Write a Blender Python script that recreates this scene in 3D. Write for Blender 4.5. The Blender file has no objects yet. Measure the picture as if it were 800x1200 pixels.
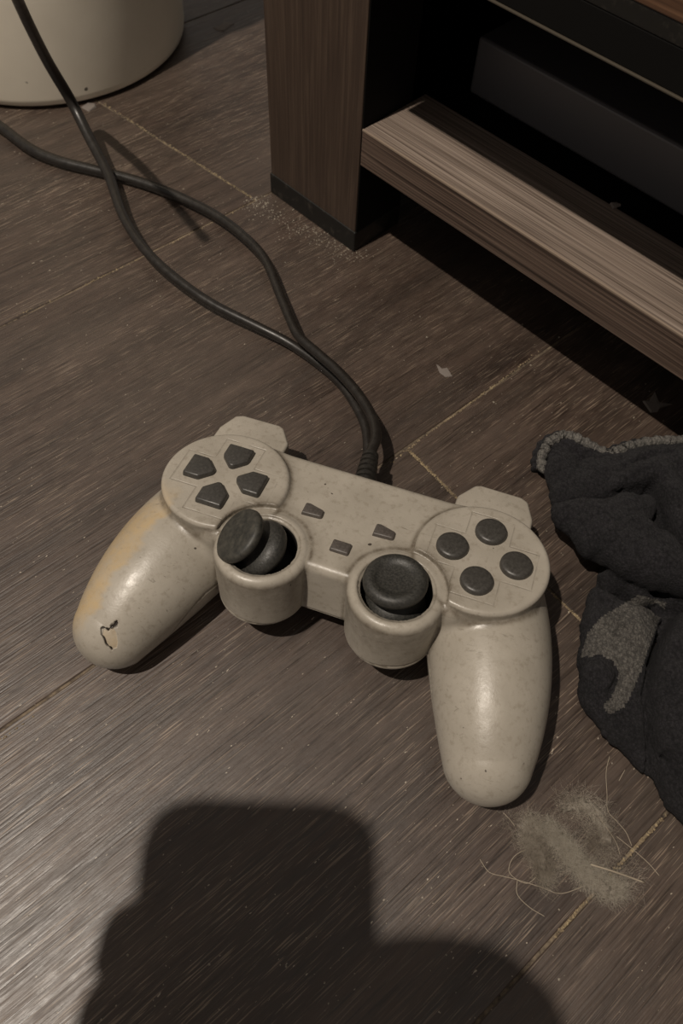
import bpy, bmesh, math, random
import numpy as np
from mathutils import Vector, Matrix, noise as mnoise
random.seed(7); rng = np.random.default_rng(7)
S = bpy.context.scene
COL = S.collection

# ------------------------------------------------------------------ camera, world, lamp, exposure
H = 0.2863                                   # eye height above the floor, metres (the phone is held low)
FPX = 900.0                                  # focal length in pixels of the 800x1200 frame
W = np.array([[0.99758, -0.06938, 0.0], [0.05969, 0.85823, -0.50979], [0.03537, 0.50856, 0.86030]])
for i in range(3): W[i] /= np.linalg.norm(W[i])
W[1] -= W[1].dot(W[0])*W[0]; W[1] /= np.linalg.norm(W[1]); W[2] = np.cross(W[0], W[1])
cam_data = bpy.data.cameras.new('camera'); cam = bpy.data.objects.new('camera', cam_data); COL.objects.link(cam)
cam.matrix_world = Matrix.Translation((0, 0, H)) @ Matrix([list(r) for r in W]).to_4x4()
cam_data.sensor_fit = 'VERTICAL'; cam_data.sensor_height = 36.0
cam_data.lens = 36.0*FPX/1200.0
cam_data.clip_start = 0.01; cam_data.clip_end = 50
cam_data.dof.use_dof = True; cam_data.dof.focus_distance = 0.29; cam_data.dof.aperture_fstop = 18.0
S.camera = cam

world = bpy.data.worlds.new('room_light'); S.world = world; world.use_nodes = True
bg = world.node_tree.nodes['Background']; bg.inputs[0].default_value = (1.0, 0.90, 0.80, 1); bg.inputs[1].default_value = 0.21

LAMP = (-0.54, -0.16, 1.60)
ld = bpy.data.lights.new('ceiling_lamp', 'POINT'); ld.energy = 90.0; ld.color = (1.0, 0.895, 0.775); ld.shadow_soft_size = 0.014
lo = bpy.data.objects.new('ceiling_lamp', ld); lo.location = LAMP; COL.objects.link(lo)

S.view_settings.view_transform = 'Standard'; S.view_settings.look = 'None'
S.view_settings.gamma = 1.0; S.view_settings.use_curve_mapping = False
S.view_settings.exposure = 0.0

# ------------------------------------------------------------------ helpers
def at(px, py, z=0.0):
    """world point (m) seen at a pixel of the 800x1200 photograph, at height z (m)"""
    v = W @ np.array([(px-400)/FPX, -(py-600)/FPX, -1.0])
    s = (z-H)/v[2]
    return np.array([0, 0, H]) + s*v

def prop(o, label=None, cat=None, group=None, kind=None):
    if label: o['label'] = label
    if cat: o['category'] = cat
    if group: o['group'] = group
    if kind: o['kind'] = kind
    return o

def empty(name, loc=(0, 0, 0), rot=None):
    o = bpy.data.objects.new(name, None); COL.objects.link(o)
    if rot is not None: o.matrix_world = Matrix.Translation(loc) @ rot.to_4x4()
    else: o.location = loc
    o.empty_display_size = 0.02
    return o

def link(name, me, mat=None, parent=None, smooth=True):
    o = bpy.data.objects.new(name, me); COL.objects.link(o)
    if mat is not None:
        me.materials.clear(); me.materials.append(mat)
    if parent is not None: o.parent = parent
    if smooth: me.shade_smooth()
    return o

def pymesh(name, V, F):
    me = bpy.data.meshes.new(name); V = np.asarray(V, dtype=np.float64); me.from_pydata(V.tolist(), [], [list(map(int, f)) for f in F]); me.update()
    return me

def npmesh(name, V, Q):
    me = bpy.data.meshes.new(name); n = len(V); m = len(Q)
    me.vertices.add(n); me.vertices.foreach_set('co', np.asarray(V, np.float32).ravel())
    k = Q.shape[1]
    me.loops.add(m*k); me.loops.foreach_set('vertex_index', Q.astype(np.int32).ravel())
    me.polygons.add(m); me.polygons.foreach_set('loop_start', np.arange(0, m*k, k, dtype=np.int32))
    me.update(calc_edges=True); me.validate()
    return me

def prism(poly, z0, z1, bev=0.0, seg=3, top_scale=1.0, c=None, crown=0.0):
    """polygon prism with bevelled edges, returned as a mesh"""
    bm = bmesh.new(); n = len(poly)
    cx = sum(p[0] for p in poly)/n if c is None else c[0]; cy = sum(p[1] for p in poly)/n if c is None else c[1]
    lo_ = [bm.verts.new((x, y, z0)) for x, y in poly]
    hi_ = [bm.verts.new((cx+(x-cx)*top_scale, cy+(y-cy)*top_scale, z1)) for x, y in poly]
    bm.faces.new(lo_[::-1]); bm.faces.new(hi_)
    for i in range(n): bm.faces.new((lo_[i], lo_[(i+1) % n], hi_[(i+1) % n], hi_[i]))
    if bev > 0:
        bmesh.ops.bevel(bm, geom=list(bm.edges), offset=bev, segments=seg, profile=0.5, affect='EDGES', clamp_overlap=True)
    me = bpy.data.meshes.new('prism'); bm.to_mesh(me); bm.free()
    return me

def boxmesh(a, b, bev=0.0, seg=2):
    me = prism([(a[0], a[1]), (b[0], a[1]), (b[0], b[1]), (a[0], b[1])], a[2], b[2], bev, seg)
    return me

def lathe(prof, n=48, cap=True):
    """prof: list of (r, z) from the bottom/outside to the top/inside"""
    V, F = [], []
    for r, z in prof:
        for i in range(n):
            t = 2*math.pi*i/n; V.append((r*math.cos(t), r*math.sin(t), z))
    for j in range(len(prof)-1):
        for i in range(n):
            F.append((j*n+i, j*n+(i+1) % n, (j+1)*n+(i+1) % n, (j+1)*n+i))
    if cap:
        F.append(list(range(n))[::-1]); F.append([(len(prof)-1)*n+i for i in range(n)])
    return pymesh('lathe', V, F)

def spline(P, n=8):
    P = [np.array(p, float) for p in P]; out = []
    Q = [2*P[0]-P[1]]+P+[2*P[-1]-P[-2]]
    for i in range(1, len(Q)-2):
        for k in range(n):
            t = k/n; a, b, c, d = Q[i-1], Q[i], Q[i+1], Q[i+2]
            out.append(0.5*((2*b)+(-a+c)*t+(2*a-5*b+4*c-d)*t*t+(-a+3*b-3*c+d)*t**3))
    out.append(P[-1]); return np.array(out)

def tube_arrays(C, R, seg=12, caps=True):
    C = np.asarray(C); n = len(C); R = np.broadcast_to(np.asarray(R, float), (n,))
    T = np.gradient(C, axis=0); T /= np.linalg.norm(T, axis=1)[:, None]+1e-12
    up = np.array([0, 0, 1.0]); N = np.cross(T[0], up)
    if np.linalg.norm(N) < 1e-3: N = np.array([1.0, 0, 0])
    V, F = [], []
    for i in range(n):
        N = N-N.dot(T[i])*T[i]; N /= np.linalg.norm(N)+1e-12; B = np.cross(T[i], N)
        for k in range(seg):
            a = 2*math.pi*k/seg; V.append(C[i]+R[i]*(math.cos(a)*N+math.sin(a)*B))
    for i in range(n-1):
        for k in range(seg):
            F.append((i*seg+k, i*seg+(k+1) % seg, (i+1)*seg+(k+1) % seg, (i+1)*seg+k))
    if caps:
        F.append(list(range(seg))[::-1]); F.append([(n-1)*seg+k for k in range(seg)])
    return V, F

def tube(C, R, seg=12): return pymesh('tube', *tube_arrays(C, R, seg))

# ---- materials
class M:
    def __init__(s, name, base=(.5, .5, .5), rough=.5, spec=.5):
        s.m = bpy.data.materials.new(name); s.m.use_nodes = True; s.t = s.m.node_tree
        s.b = s.t.nodes['Principled BSDF']
        s.b.inputs['Base Color'].default_value = (*base, 1); s.b.inputs['Roughness'].default_value = rough
        s.b.inputs['Specular IOR Level'].default_value = spec
    def n(s, typ, **kw):
        nd = s.t.nodes.new(typ)
        for k, v in kw.items():
            if k in ('inp',):
                for a, b in v.items(): s.put(nd.inputs[a], b)
            else: setattr(nd, k, v)
        return nd
    def put(s, sock, v):
        if isinstance(v, bpy.types.NodeSocket): s.t.links.new(v, sock)
        elif isinstance(v, bpy.types.Node): s.t.links.new(v.outputs[0], sock)
        else: sock.default_value = v
    def coord(s, kind='Object', scale=(1, 1, 1), rnd=False):
        tc = s.n('ShaderNodeTexCoord'); src = tc.outputs[kind]
        if rnd:
            oi = s.n('ShaderNodeObjectInfo')
            ml = s.n('ShaderNodeVectorMath', operation='SCALE', inp={0: (7.3, 3.9, 5.1)}); s.put(ml.inputs['Scale'], oi.outputs['Random'])
            ad = s.n('ShaderNodeVectorMath', operation='ADD'); s.put(ad.inputs[0], src); s.put(ad.inputs[1], ml); src = ad.outputs[0]
        mp = s.n('ShaderNodeMapping'); s.put(mp.inputs['Vector'], src); mp.inputs['Scale'].default_value = scale
        return mp.outputs[0]
    def noise(s, vec, scale=1.0, detail=4, rough=.6, dist=0.0):
        nd = s.n('ShaderNodeTexNoise'); s.put(nd.inputs['Vector'], vec)
        nd.inputs['Scale'].default_value = scale; nd.inputs['Detail'].default_value = detail
        nd.inputs['Roughness'].default_value = rough; nd.inputs['Distortion'].default_value = dist
        return nd.outputs['Fac']
    def ramp(s, fac, stops):
        nd = s.n('ShaderNodeValToRGB'); s.put(nd.inputs[0], fac); e = nd.color_ramp.elements
        while len(e) < len(stops): e.new(0.5)
        for el, (p, c) in zip(e, stops):
            el.position = p; el.color = (*c, 1) if hasattr(c, '__len__') else (c, c, c, 1)
        return nd.outputs[0]
    def mix(s, fac, a, b, mode='MIX'):
        nd = s.n('ShaderNodeMix', data_type='RGBA', blend_type=mode)
        s.put(nd.inputs[0], fac)
        for i, v in ((6, a), (7, b)):
            s.put(nd.inputs[i], (*v, 1) if isinstance(v, tuple) and len(v) == 3 else v)
        return nd.outputs[2]
    def math(s, op, a, b=0.0, clamp=False):
        nd = s.n('ShaderNodeMath', operation=op, use_clamp=clamp); s.put(nd.inputs[0], a); s.put(nd.inputs[1], b)
        return nd.outputs[0]
    def bump(s, h, strength=.3, dist=.0003, normal=None):
        nd = s.n('ShaderNodeBump'); s.put(nd.inputs['Height'], h); nd.inputs['Strength'].default_value = strength
        nd.inputs['Distance'].default_value = dist
        if normal is not None: s.put(nd.inputs['Normal'], normal)
        return nd.outputs[0]
    def color(s, v): s.put(s.b.inputs['Base Color'], v)
    def rough(s, v): s.put(s.b.inputs['Roughness'], v)
    def normal(s, v): s.put(s.b.inputs['Normal'], v)

def lin(r, g, b): return tuple(((c/255)/12.92 if c/255 <= .04045 else ((c/255+.055)/1.055)**2.4) for c in (r, g, b))

# floor planks: dark brown wood-look boards, streaked and scuffed along the grain
m = M('plank_wood', rough=.42, spec=.7)
v1 = m.coord('Object', (5, 60, 1), True); v2 = m.coord('Object', (34, 1150, 1), True); v3 = m.coord('Object', (9, 14, 1), True); v4 = m.coord('Object', (70, 2600, 1), True)
band = m.noise(v1, 1.0, 5, .65)
c = m.ramp(band, [(.30, lin(52, 42, 36)), (.52, lin(74, 61, 53)), (.75, lin(94, 80, 71))])
fine = m.noise(v2, 1.0, 3, .55, .25)
c = m.mix(m.ramp(fine, [(.32, 0.80), (.45, 0.0)]), c, lin(40, 31, 26))                      # dark pores
gl = m.noise(m.coord('Object', (8, 16, 1), True), 1.0, 3, .6)                               # where the scuffs gather
scr = m.math('MULTIPLY', m.ramp(m.noise(v4, 1.0, 2, .5, .2), [(.58, 0.0), (.68, 1.0)]), m.ramp(gl, [(.36, .12), (.64, .85)]))
c = m.mix(scr, c, lin(160, 144, 127))
mott = m.noise(m.coord('Object', (150, 240, 1), True), 1.0, 6, .7)
c = m.mix(.34, c, m.ramp(mott, [(.30, lin(34, 28, 24)), (.70, lin(158, 140, 124))]), 'OVERLAY')
c = m.mix(m.ramp(m.noise(v3, 1.0, 4, .6), [(.35, .0), (.75, .22)]), c, lin(112, 102, 92))   # film of dust
spk = m.noise(m.coord('Object', (420, 900, 1), True), 1.0, 2, .5)
c = m.mix(m.ramp(spk, [(.735, 0.0), (.76, .75)]), c, lin(190, 178, 160))
m.color(c)
m.rough(m.ramp(m.math('ADD', fine, m.math('MULTIPLY', mott, .5)), [(.5, .33), (.95, .53)]))
h = m.math('ADD', m.math('MULTIPLY', fine, 1.0), m.math('MULTIPLY', mott, .35))
m.normal(m.bump(h, .75, .00035))
MAT_PLANK = m.m

m = M('joint_filler', rough=.8)
v = m.coord('Object', (1, 1, 1))
g1 = m.noise(v, 38, 4, .7); g2 = m.noise(v, 420, 3, .6)
c = m.mix(m.ramp(g1, [(.44, 0.0), (.62, 1.0)]), lin(46, 38, 32), lin(118, 104, 86))
c = m.mix(m.ramp(g2, [(.35, .0), (.7, .6)]), c, lin(146, 130, 108))
m.color(c); m.normal(m.bump(g2, .6, .0004)); MAT_JOINT = m.m

def wood(name, cols, scale, rough=.45, bump=.3, bd=.0003):
    m = M(name, rough=rough); v = m.coord('Object', scale)
    n1 = m.noise(v, 1.0, 6, .65, .4)
    m.color(m.ramp(n1, [(.30, cols[0]), (.5, cols[1]), (.70, cols[2])])); m.normal(m.bump(n1, bump, bd))
    return m
mw = wood('leg_veneer', (lin(52, 41, 34), lin(64, 51, 42), lin(80, 66, 55)), (560, 560, 16), .48)
n = mw.noise(mw.coord('Object', (500, 500, 120)), 1, 2, .5)
MAT_LEG = mw.m
mw = M('shelf_edge_laminate', rough=.40)
va = mw.coord('Object', (6, 200, 620)); nn = mw.noise(va, 1.0, 4, .6, .3)
vb = mw.coord('Object', (10, 300, 2200)); nb = mw.noise(vb, 1.0, 2, .5)
c = mw.ramp(nn, [(.30, lin(40, 31, 26)), (.44, lin(84, 69, 60)), (.58, lin(112, 95, 84)), (.72, lin(76, 62, 53))])
c = mw.mix(mw.ramp(nb, [(.42, .55), (.52, 0.0)]), c, lin(36, 27, 22)); mw.color(c); mw.normal(mw.bump(nb, .3, .0002))
MAT_EDGE = mw.m
mw = M('shelf_top_laminate', rough=.36)
va = mw.coord('Object', (7, 620, 100)); nn = mw.noise(va, 1.0, 4, .6, .2)
vb = mw.coord('Object', (14, 1500, 100)); nb = mw.noise(vb, 1.0, 2, .5)
c = mw.ramp(nn, [(.30, lin(104, 91, 81)), (.55, lin(140, 126, 115)), (.75, lin(164, 150, 138))])
c = mw.mix(mw.ramp(nb, [(.40, .5), (.52, 0.0)]), c, lin(50, 40, 35)); mw.color(c); mw.normal(mw.bump(nb, .35, .00025))
MAT_SHELF = mw.m
MAT_UPPER = wood('upper_board_wood', (lin(60, 40, 28), lin(92, 66, 48), lin(120, 90, 68)), (8, 300, 500), .45).m
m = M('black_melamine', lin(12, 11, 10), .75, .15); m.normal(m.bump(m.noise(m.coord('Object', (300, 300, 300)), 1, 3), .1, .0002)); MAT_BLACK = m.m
m = M('foot_rubber', lin(30, 29, 27), .45, .4)
nn = m.noise(m.coord('Object', (160, 160, 160)), 1, 5, .7); m.color(m.ramp(nn, [(.55, lin(24, 23, 21)), (.8, lin(62, 58, 52))])); MAT_FOOT = m.m
m = M('smoked_trim', lin(70, 64, 55), .45, .4); MAT_TRIM = m.m

# controller shell: warm grey ABS, rubbed and grimy
m = M('grey_shell_plastic', rough=.34, spec=.5)
vo = m.coord('Object', (1, 1, 1))
big = m.noise(vo, 45, 4, .6); sm_ = m.noise(vo, 420, 4, .65)
c = m.ramp(big, [(.3, lin(154, 147, 135)), (.7, lin(172, 165, 153))])
c = m.mix(m.ramp(sm_, [(.32, .45), (.47, 0.0)]), c, lin(132, 123, 109))
pass
ya = m.n('ShaderNodeAttribute', attribute_name='stain'); sep = m.n('ShaderNodeSeparateColor'); m.put(sep.inputs[0], ya.outputs['Color'])
yf = m.math('MULTIPLY', sep.outputs[0], m.ramp(m.noise(vo, 110, 5, .7), [(.30, .25), (.62, 1.0)]))
c = m.mix(yf, c, lin(186, 160, 116))
gf = m.math('MULTIPLY', sep.outputs[1], m.ramp(m.noise(vo, 260, 5, .7), [(.30, .35), (.70, 1.0)]))
c = m.mix(gf, c, lin(84, 74, 60))
c = m.mix(m.math('MULTIPLY', sep.outputs[2], 1.0), c, lin(34, 26, 20))
# fine scuff lines and dark specks
sl = m.noise(m.coord('Object', (160, 900, 400)), 1.0, 3, .6, 1.2); sl2 = m.noise(vo, 30, 3, .6)
scf = m.math('MULTIPLY', m.ramp(sl, [(.28, 1.0), (.36, 0.0)]), m.ramp(sl2, [(.45, 0.0), (.62, .75)]))
c = m.mix(scf, c, lin(96, 88, 76))
dk = m.noise(vo, 330, 1, .4)
c = m.mix(m.ramp(dk, [(.18, .9), (.205, 0.0)]), c, lin(52, 44, 36))
# engraved plus outline round the buttons of each pod
sx = m.n('ShaderNodeSeparateXYZ'); m.put(sx.inputs[0], m.n('ShaderNodeTexCoord').outputs['Object'])
ux = m.math('ABSOLUTE', m.math('SUBTRACT', m.math('ABSOLUTE', sx.outputs[0]), .0502)); uy = m.math('ABSOLUTE', sx.outputs[1])
arm, ln_ = .0082, .0192
d1 = m.math('MAXIMUM', m.math('SUBTRACT', ux, arm), m.math('SUBTRACT', uy, ln_))
d2 = m.math('MAXIMUM', m.math('SUBTRACT', uy, arm), m.math('SUBTRACT', ux, ln_))
dp = m.math('ABSOLUTE', m.math('MINIMUM', d1, d2))
gl_ = m.n('ShaderNodeMapRange', inp={'From Min': .00014, 'From Max': .00034, 'To Min': 1.0, 'To Max': 0.0}); m.put(gl_.inputs['Value'], dp)
zt = m.math('GREATER_THAN', sx.outputs[2], .0452)
gl2 = m.math('MULTIPLY', m.math('MULTIPLY', gl_.outputs[0], zt), m.ramp(m.noise(vo, 75, 3, .6), [(.42, .1), (.58, 1.0)]))
c = m.mix(m.math('MULTIPLY', gl2, .22), c, lin(100, 90, 76))
m.color(c)
m.rough(m.ramp(m.noise(vo, 190, 4, .7), [(.35, .30), (.7, .48)]))
pit = m.noise(vo, 1100, 3, .6)
b1 = m.bump(m.math('ADD', pit, m.math('MULTIPLY', sm_, .8)), .24, .00022)
m.normal(m.bump(m.math('MULTIPLY', gl2, -1.0), .6, .0003, b1))
MAT_SHELL = m.m

def darkplastic(name, col, rough, sc=900, bs=.2, worn=None):
    m = M(name, rough=rough); v = m.coord('Object', (1, 1, 1)); n1 = m.noise(v, sc, 4, .65)
    w = worn or tuple(x*1.8 for x in col)
    m.color(m.ramp(n1, [(.35, col), (.80, w)])); m.normal(m.bump(n1, bs, .0002)); m.rough(m.ramp(n1, [(.4, rough*.85), (.7, rough*1.2)]))
    return m.m
MAT_BUTTON = darkplastic('dark_grey_button_plastic', lin(56, 54, 51), .38)
MAT_SMALL = darkplastic('small_button_rubber', lin(72, 67, 63), .45)
MAT_RUBBER = darkplastic('stick_rubber', lin(38, 38, 36), .5, 1300, .5, lin(68, 66, 61))
MAT_RUBBER_WORN = darkplastic('worn_stick_rubber', lin(42, 42, 39), .55, 420, .3, lin(76, 73, 65))
MAT_CABLE = darkplastic('cable_sheath', lin(31, 28, 25), .38, 300, .15)
MAT_BOOT = darkplastic('strain_relief_rubber', lin(34, 32, 29), .45, 700, .2)
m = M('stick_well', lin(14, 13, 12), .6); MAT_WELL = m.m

m = M('bucket_plastic', rough=.42)
v = m.coord('Object', (1, 1, 1)); nn = m.noise(v, 14, 5, .6)
c = m.ramp(nn, [(.3, lin(222, 213, 195)), (.7, lin(236, 228, 211))])
c = m.mix(m.ramp(m.noise(v, 150, 1, .4), [(.19, .9), (.215, 0)]), c, lin(70, 62, 52))
m.color(c); m.normal(m.bump(m.noise(v, 60, 3), .08, .001)); MAT_BUCKET = m.m

def knit(name, col, hi, rib=0.0):
    m = M(name, rough=.95, spec=.15); v = m.coord('Object', (1, 1, 1))
    vo_ = m.n('ShaderNodeTexVoronoi', feature='F1'); m.put(vo_.inputs['Vector'], m.coord('Object', (1000, 700, 800))); vo_.inputs['Scale'].default_value = 1.0
    n2 = m.noise(v, 2100, 3, .7); n3 = m.noise(v, 70, 4, .6)
    c = m.ramp(m.math('ADD', m.math('MULTIPLY', n2, .7), m.math('MULTIPLY', n3, .3)), [(.36, col), (.66, hi)])
    c = m.mix(m.ramp(vo_.outputs['Distance'], [(.25, 0.0), (.8, .6)]), c, tuple(x*.4 for x in col)); m.color(c)
    wv = m.n('ShaderNodeTexWave', wave_type='BANDS', bands_direction='DIAGONAL'); m.put(wv.inputs['Vector'], v); wv.inputs['Scale'].default_value = 110; wv.inputs['Distortion'].default_value = 1.6
    hh = m.math('ADD', m.math('MULTIPLY', vo_.outputs['Distance'], -.8), n2)
    m.normal(m.bump(hh, .9, .0008))
    m.b.inputs['Sheen Weight'].default_value = .04; m.b.inputs['Sheen Roughness'].default_value = .6
    return m.m
MAT_SOCK = knit('charcoal_knit', lin(19, 19, 21), lin(54, 52, 55), .12)
MAT_HEEL = knit('grey_knit', lin(58, 56, 54), lin(122, 118, 112))
MAT_CUFF = knit('cuff_knit', lin(80, 78, 76), lin(146, 142, 135))
MAT_FUZZ = M('wool_fuzz', lin(44, 43, 46), .9, .1).m
m = M('lint_fibre', lin(150, 142, 130), .9, .1); nn = m.noise(m.coord('Object', (1, 1, 1)), 60, 3, .6)
m.color(m.ramp(nn, [(.35, lin(142, 132, 119)), (.7, lin(208, 199, 184))])); MAT_LINT = m.m
MAT_HAIR = M('loose_hair', lin(168, 156, 138), .5, .4).m
MAT_SPECK = M('dust_speck', lin(156, 148, 134), .8, .3).m
MAT_FLAKE = M('paint_flake', lin(122, 114, 108), .7, .3).m
m = M('device_metal', lin(94, 93, 96), .38, .5); m.b.inputs['Metallic'].default_value = .2
m.normal(m.bump(m.noise(m.coord('Object', (900, 900, 900)), 1, 2), .15, .0001)); MAT_DEVICE = m.m

# ------------------------------------------------------------------ signed-distance surfaces
def smin(a, b, k):
    h = np.clip(.5+.5*(b-a)/k, 0, 1); return b*(1-h)+a*h-k*h*(1-h)
def rcyl(x, y, z, cx, cy, r, z0, z1, rd):
    q = np.sqrt((x-cx)**2+(y-cy)**2)-r+rd; w = np.abs(z-(z0+z1)/2)-(z1-z0)/2+rd
    return np.minimum(np.maximum(q, w), 0)+np.sqrt(np.maximum(q, 0)**2+np.maximum(w, 0)**2)-rd
def rbox(x, y, z, a, b, rd):
    q = [np.abs(v-(p+s)/2)-(s-p)/2+rd for v, p, s in zip((x, y, z), a, b)]
    return np.minimum(np.maximum(np.maximum(q[0], q[1]), q[2]), 0)+np.sqrt(sum(np.maximum(v, 0)**2 for v in q))-rd
def seg(x, y, z, a, b, ra, rb, fz=1.0):
    a = np.array(a, float); b = np.array(b, float); d = (b-a)*[1, 1, fz]; L = d.dot(d)+1e-9
    px_, py_, pz_ = x-a[0], y-a[1], (z-a[2])*fz
    t = np.clip((px_*d[0]+py_*d[1]+pz_*d[2])/L, 0, 1)
    return (np.sqrt((px_-t*d[0])**2+(py_-t*d[1])**2+(pz_-t*d[2])**2)-(ra+t*(rb-ra)))/(1 if fz <= 1 else fz**.5)
def surface(fn, lo_, hi_, h, newton=2):
    ax = [np.arange(l, u+h, h, dtype=np.float32) for l, u in zip(lo_, hi_)]
    X, Y, Z = np.meshgrid(*ax, indexing='ij')
    D = fn(X, Y, Z).astype(np.float32); In = D < 0; nx, ny, nz = D.shape
    cnt = np.zeros((nx-1, ny-1, nz-1), np.int8)
    for i in (0, 1):
        for j in (0, 1):
            for k in (0, 1): cnt += In[i:nx-1+i, j:ny-1+j, k:nz-1+k]
    I = np.argwhere((cnt > 0) & (cnt < 8)); idx = -np.ones(cnt.shape, np.int64); idx[tuple(I.T)] = np.arange(len(I))
    acc = np.zeros((len(I), 3)); num = np.zeros(len(I))
    C8 = [(i, j, k) for i in (0, 1) for j in (0, 1) for k in (0, 1)]
    for a in C8:
        for b in C8:
            if sum(abs(p-q) for p, q in zip(a, b)) == 1 and a < b:
                da = D[I[:, 0]+a[0], I[:, 1]+a[1], I[:, 2]+a[2]]; db = D[I[:, 0]+b[0], I[:, 1]+b[1], I[:, 2]+b[2]]
                mk = (da < 0) != (db < 0); t = np.where(mk, da/np.where(mk, da-db, 1), 0)[:, None]
                acc += np.where(mk[:, None], np.array(a)*(1-t)+np.array(b)*t, 0); num += mk
    V = (I+acc/num[:, None])*h+np.array(lo_)
    Q = []
    for axn in range(3):
        sl0 = [slice(None)]*3; sl1 = [slice(None)]*3; sl0[axn] = slice(0, -1); sl1[axn] = slice(1, None)
        A, B = In[tuple(sl0)], In[tuple(sl1)]
        o1, o2 = [(1, 2), (2, 0), (0, 1)][axn]
        E = np.argwhere(A != B)
        ok = (E[:, o1] > 0) & (E[:, o2] > 0) & (E[:, o1] < D.shape[o1]-1) & (E[:, o2] < D.shape[o2]-1); E = E[ok]
        ins = A[tuple(E.T)]
        def cid(d1_, d2_):
            J = E.copy(); J[:, o1] -= d1_; J[:, o2] -= d2_; return idx[tuple(J.T)]
        q = np.stack([cid(1, 1), cid(0, 1), cid(0, 0), cid(1, 0)], 1)
        q[~ins] = q[~ins][:, ::-1]; Q.append(q)
    Q = np.concatenate(Q)
    def grad(P, e=.05*h*4):
        g = np.stack([fn(*(P+np.eye(3)[i]*e).T)-fn(*(P-np.eye(3)[i]*e).T) for i in range(3)], 1)/(2*e); return g
    for _ in range(newton):
        g = grad(V); d = fn(*V.T); st = g*(d/np.maximum((g**2).sum(1), .2))[:, None]
        L = np.linalg.norm(st, axis=1); st *= np.minimum(1, .7*h/np.maximum(L, 1e-9))[:, None]; V = V-st
    return V, Q
def submesh(V, Q, mask):
    q = Q[mask]; u, inv = np.unique(q.ravel(), return_inverse=True); return V[u], inv.reshape(q.shape), u

# ------------------------------------------------------------------ floor: planks with recessed joints
floor_o = link('floor', boxmesh((-2.2, -1.6, -.012), (2.2, 3.0, -.00055)), MAT_JOINT, None, False)
prop(floor_o, 'dark brown wood-look plank floor, scuffed and dusty', kind='structure')
ANG = math.radians(43.6); ca, sa = math.cos(ANG), math.sin(ANG)
ROWS = [-.402, -.224, -.0455, .1305, .3105, .4885, .6665, .8445]     # joint lines across the boards (m)
JOINTS = {2: [(-1.10, -1.10), (.158, .162), (1.36, 1.36)], 3: [(-.62, -.62), (.62, .62)], 4: [(-.95, -.95), (.2116, .184), (1.30, 1.30)],
          1: [(-.70, -.70), (.52, .52)], 0: [(-.9, -.9), (.3, .3)], 5: [(-.55, -.55), (.66, .66)], 6: [(-.9, -.9), (.25, .25), (1.2, 1.2)]}
def add_plank(a0, a1, b0, b1, n0, n1, g=.00055):
    """corners along/across the grain: near edge n0 from a0 to a1, far edge n1 from b0 to b1"""
    ac, nc = (a0+a1)/2, (n0+n1)/2
    poly = [(a0+g-ac, n0+g-nc), (a1-g-ac, n0+g-nc), (b1-g-ac, n1-g-nc), (b0+g-ac, n1-g-nc)]
    me = prism(poly, -.010, 0.0, .00035, 1)
    o = link('plank', me, MAT_PLANK, floor_o, False)
    o.location = (ac*ca-nc*sa, ac*sa+nc*ca, 0); o.rotation_euler = (0, 0, ANG)
for r in range(len(ROWS)-1):
    js = JOINTS[r]; ends = [(-1.4, -1.4)]+[j for j in js if j[0] > -1.35]+[(1.9, 1.9)]
    for (p0, q0), (p1, q1) in zip(ends[:-1], ends[1:]):
        add_plank(p0, p1, q0, q1, ROWS[r], ROWS[r+1])
# the rest of the floor, beyond and before the picture
for r, (n0, n1) in enumerate([(ROWS[-1], 1.0225), (1.0225, 1.2005), (-.580, -.402), (-.758, -.580)]):
    for a0, a1 in ((-1.4, -.1-r*.2), (-.1-r*.2, 1.9)): add_plank(a0, a1, a0, a1, n0, n1)

# ------------------------------------------------------------------ TV stand
UA = math.radians(-42.2); B = at(415, 295)
stand = empty('tv_stand', (B[0], B[1], 0), Matrix.Rotation(UA, 3, 'Z'))     # local x along the front, y into the depth
prop(stand, 'dark wood-veneer TV stand on black feet, one open shelf low above the floor', 'furniture')
def sbox(name, a, b, mat, parent=stand, bev=.0004):
    return link(name, boxmesh(a, b, bev, 2), mat, parent, False)
leg_o = sbox('leg', (-.0665, 0, .012), (-.0005, .034, .40), MAT_LEG)
sbox('foot', (-.0672, -.0007, 0), (.0002, .0347, .0126), MAT_FOOT, leg_o, .0006)
leg_r = leg_o.copy(); sbox('inner_face_shade', (-.0004, .0006, .0127), (.0002, .0338, .3995), MAT_BLACK, leg_o, 0); COL.objects.link(leg_r); leg_r.location = (.72, 0, 0)  # black skin puts the shade of the leg's inner side into its colour
ft = [c_ for c_ in leg_o.children if c_.name.startswith('foot')][0].copy(); COL.objects.link(ft); ft.parent = leg_r
sbox('side_panel', (-.0665, .034, .012), (-.046, .36, .40), MAT_BLACK)
sbox('side_panel', (.699, .034, .012), (.7195, .36, .40), MAT_BLACK)
sbox('back_panel', (-.046, .345, .030), (.699, .355, .40), MAT_BLACK)
sh = sbox('shelf', (.0003, .0008, .0528), (.651, .0435, .0709), MAT_SHELF)
prop(sh, 'shelf board with streaky lighter laminate')
ed = sbox('edge_band', (.0003, 0, .0526), (.651, .0009, .0707), MAT_EDGE, sh, .0003)
es = sbox('edge_strip', (.0003, -.00012, .0700), (.651, .0008, .0711), M('worn_edge_highlight', lin(138, 122, 107), .5).m, sh, .0002)  # pale strip: edge wear, plus the edge highlight put into its colour
sbox('black_shelf', (-.046, .0435, .046), (.699, .345, .0605), MAT_BLACK)
ub = sbox('upper_shelf', (-.0002, -.015, .1738), (.652, .34, .194), MAT_UPPER)
sbox('edge_band', (-.0002, -.0146, .1680), (.652, -.004, .1737), MAT_FOOT, ub)
rail = sbox('black_rail', (-.0002, -.0144, .1560), (.652, -.002, .1679), MAT_BLACK)
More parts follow.
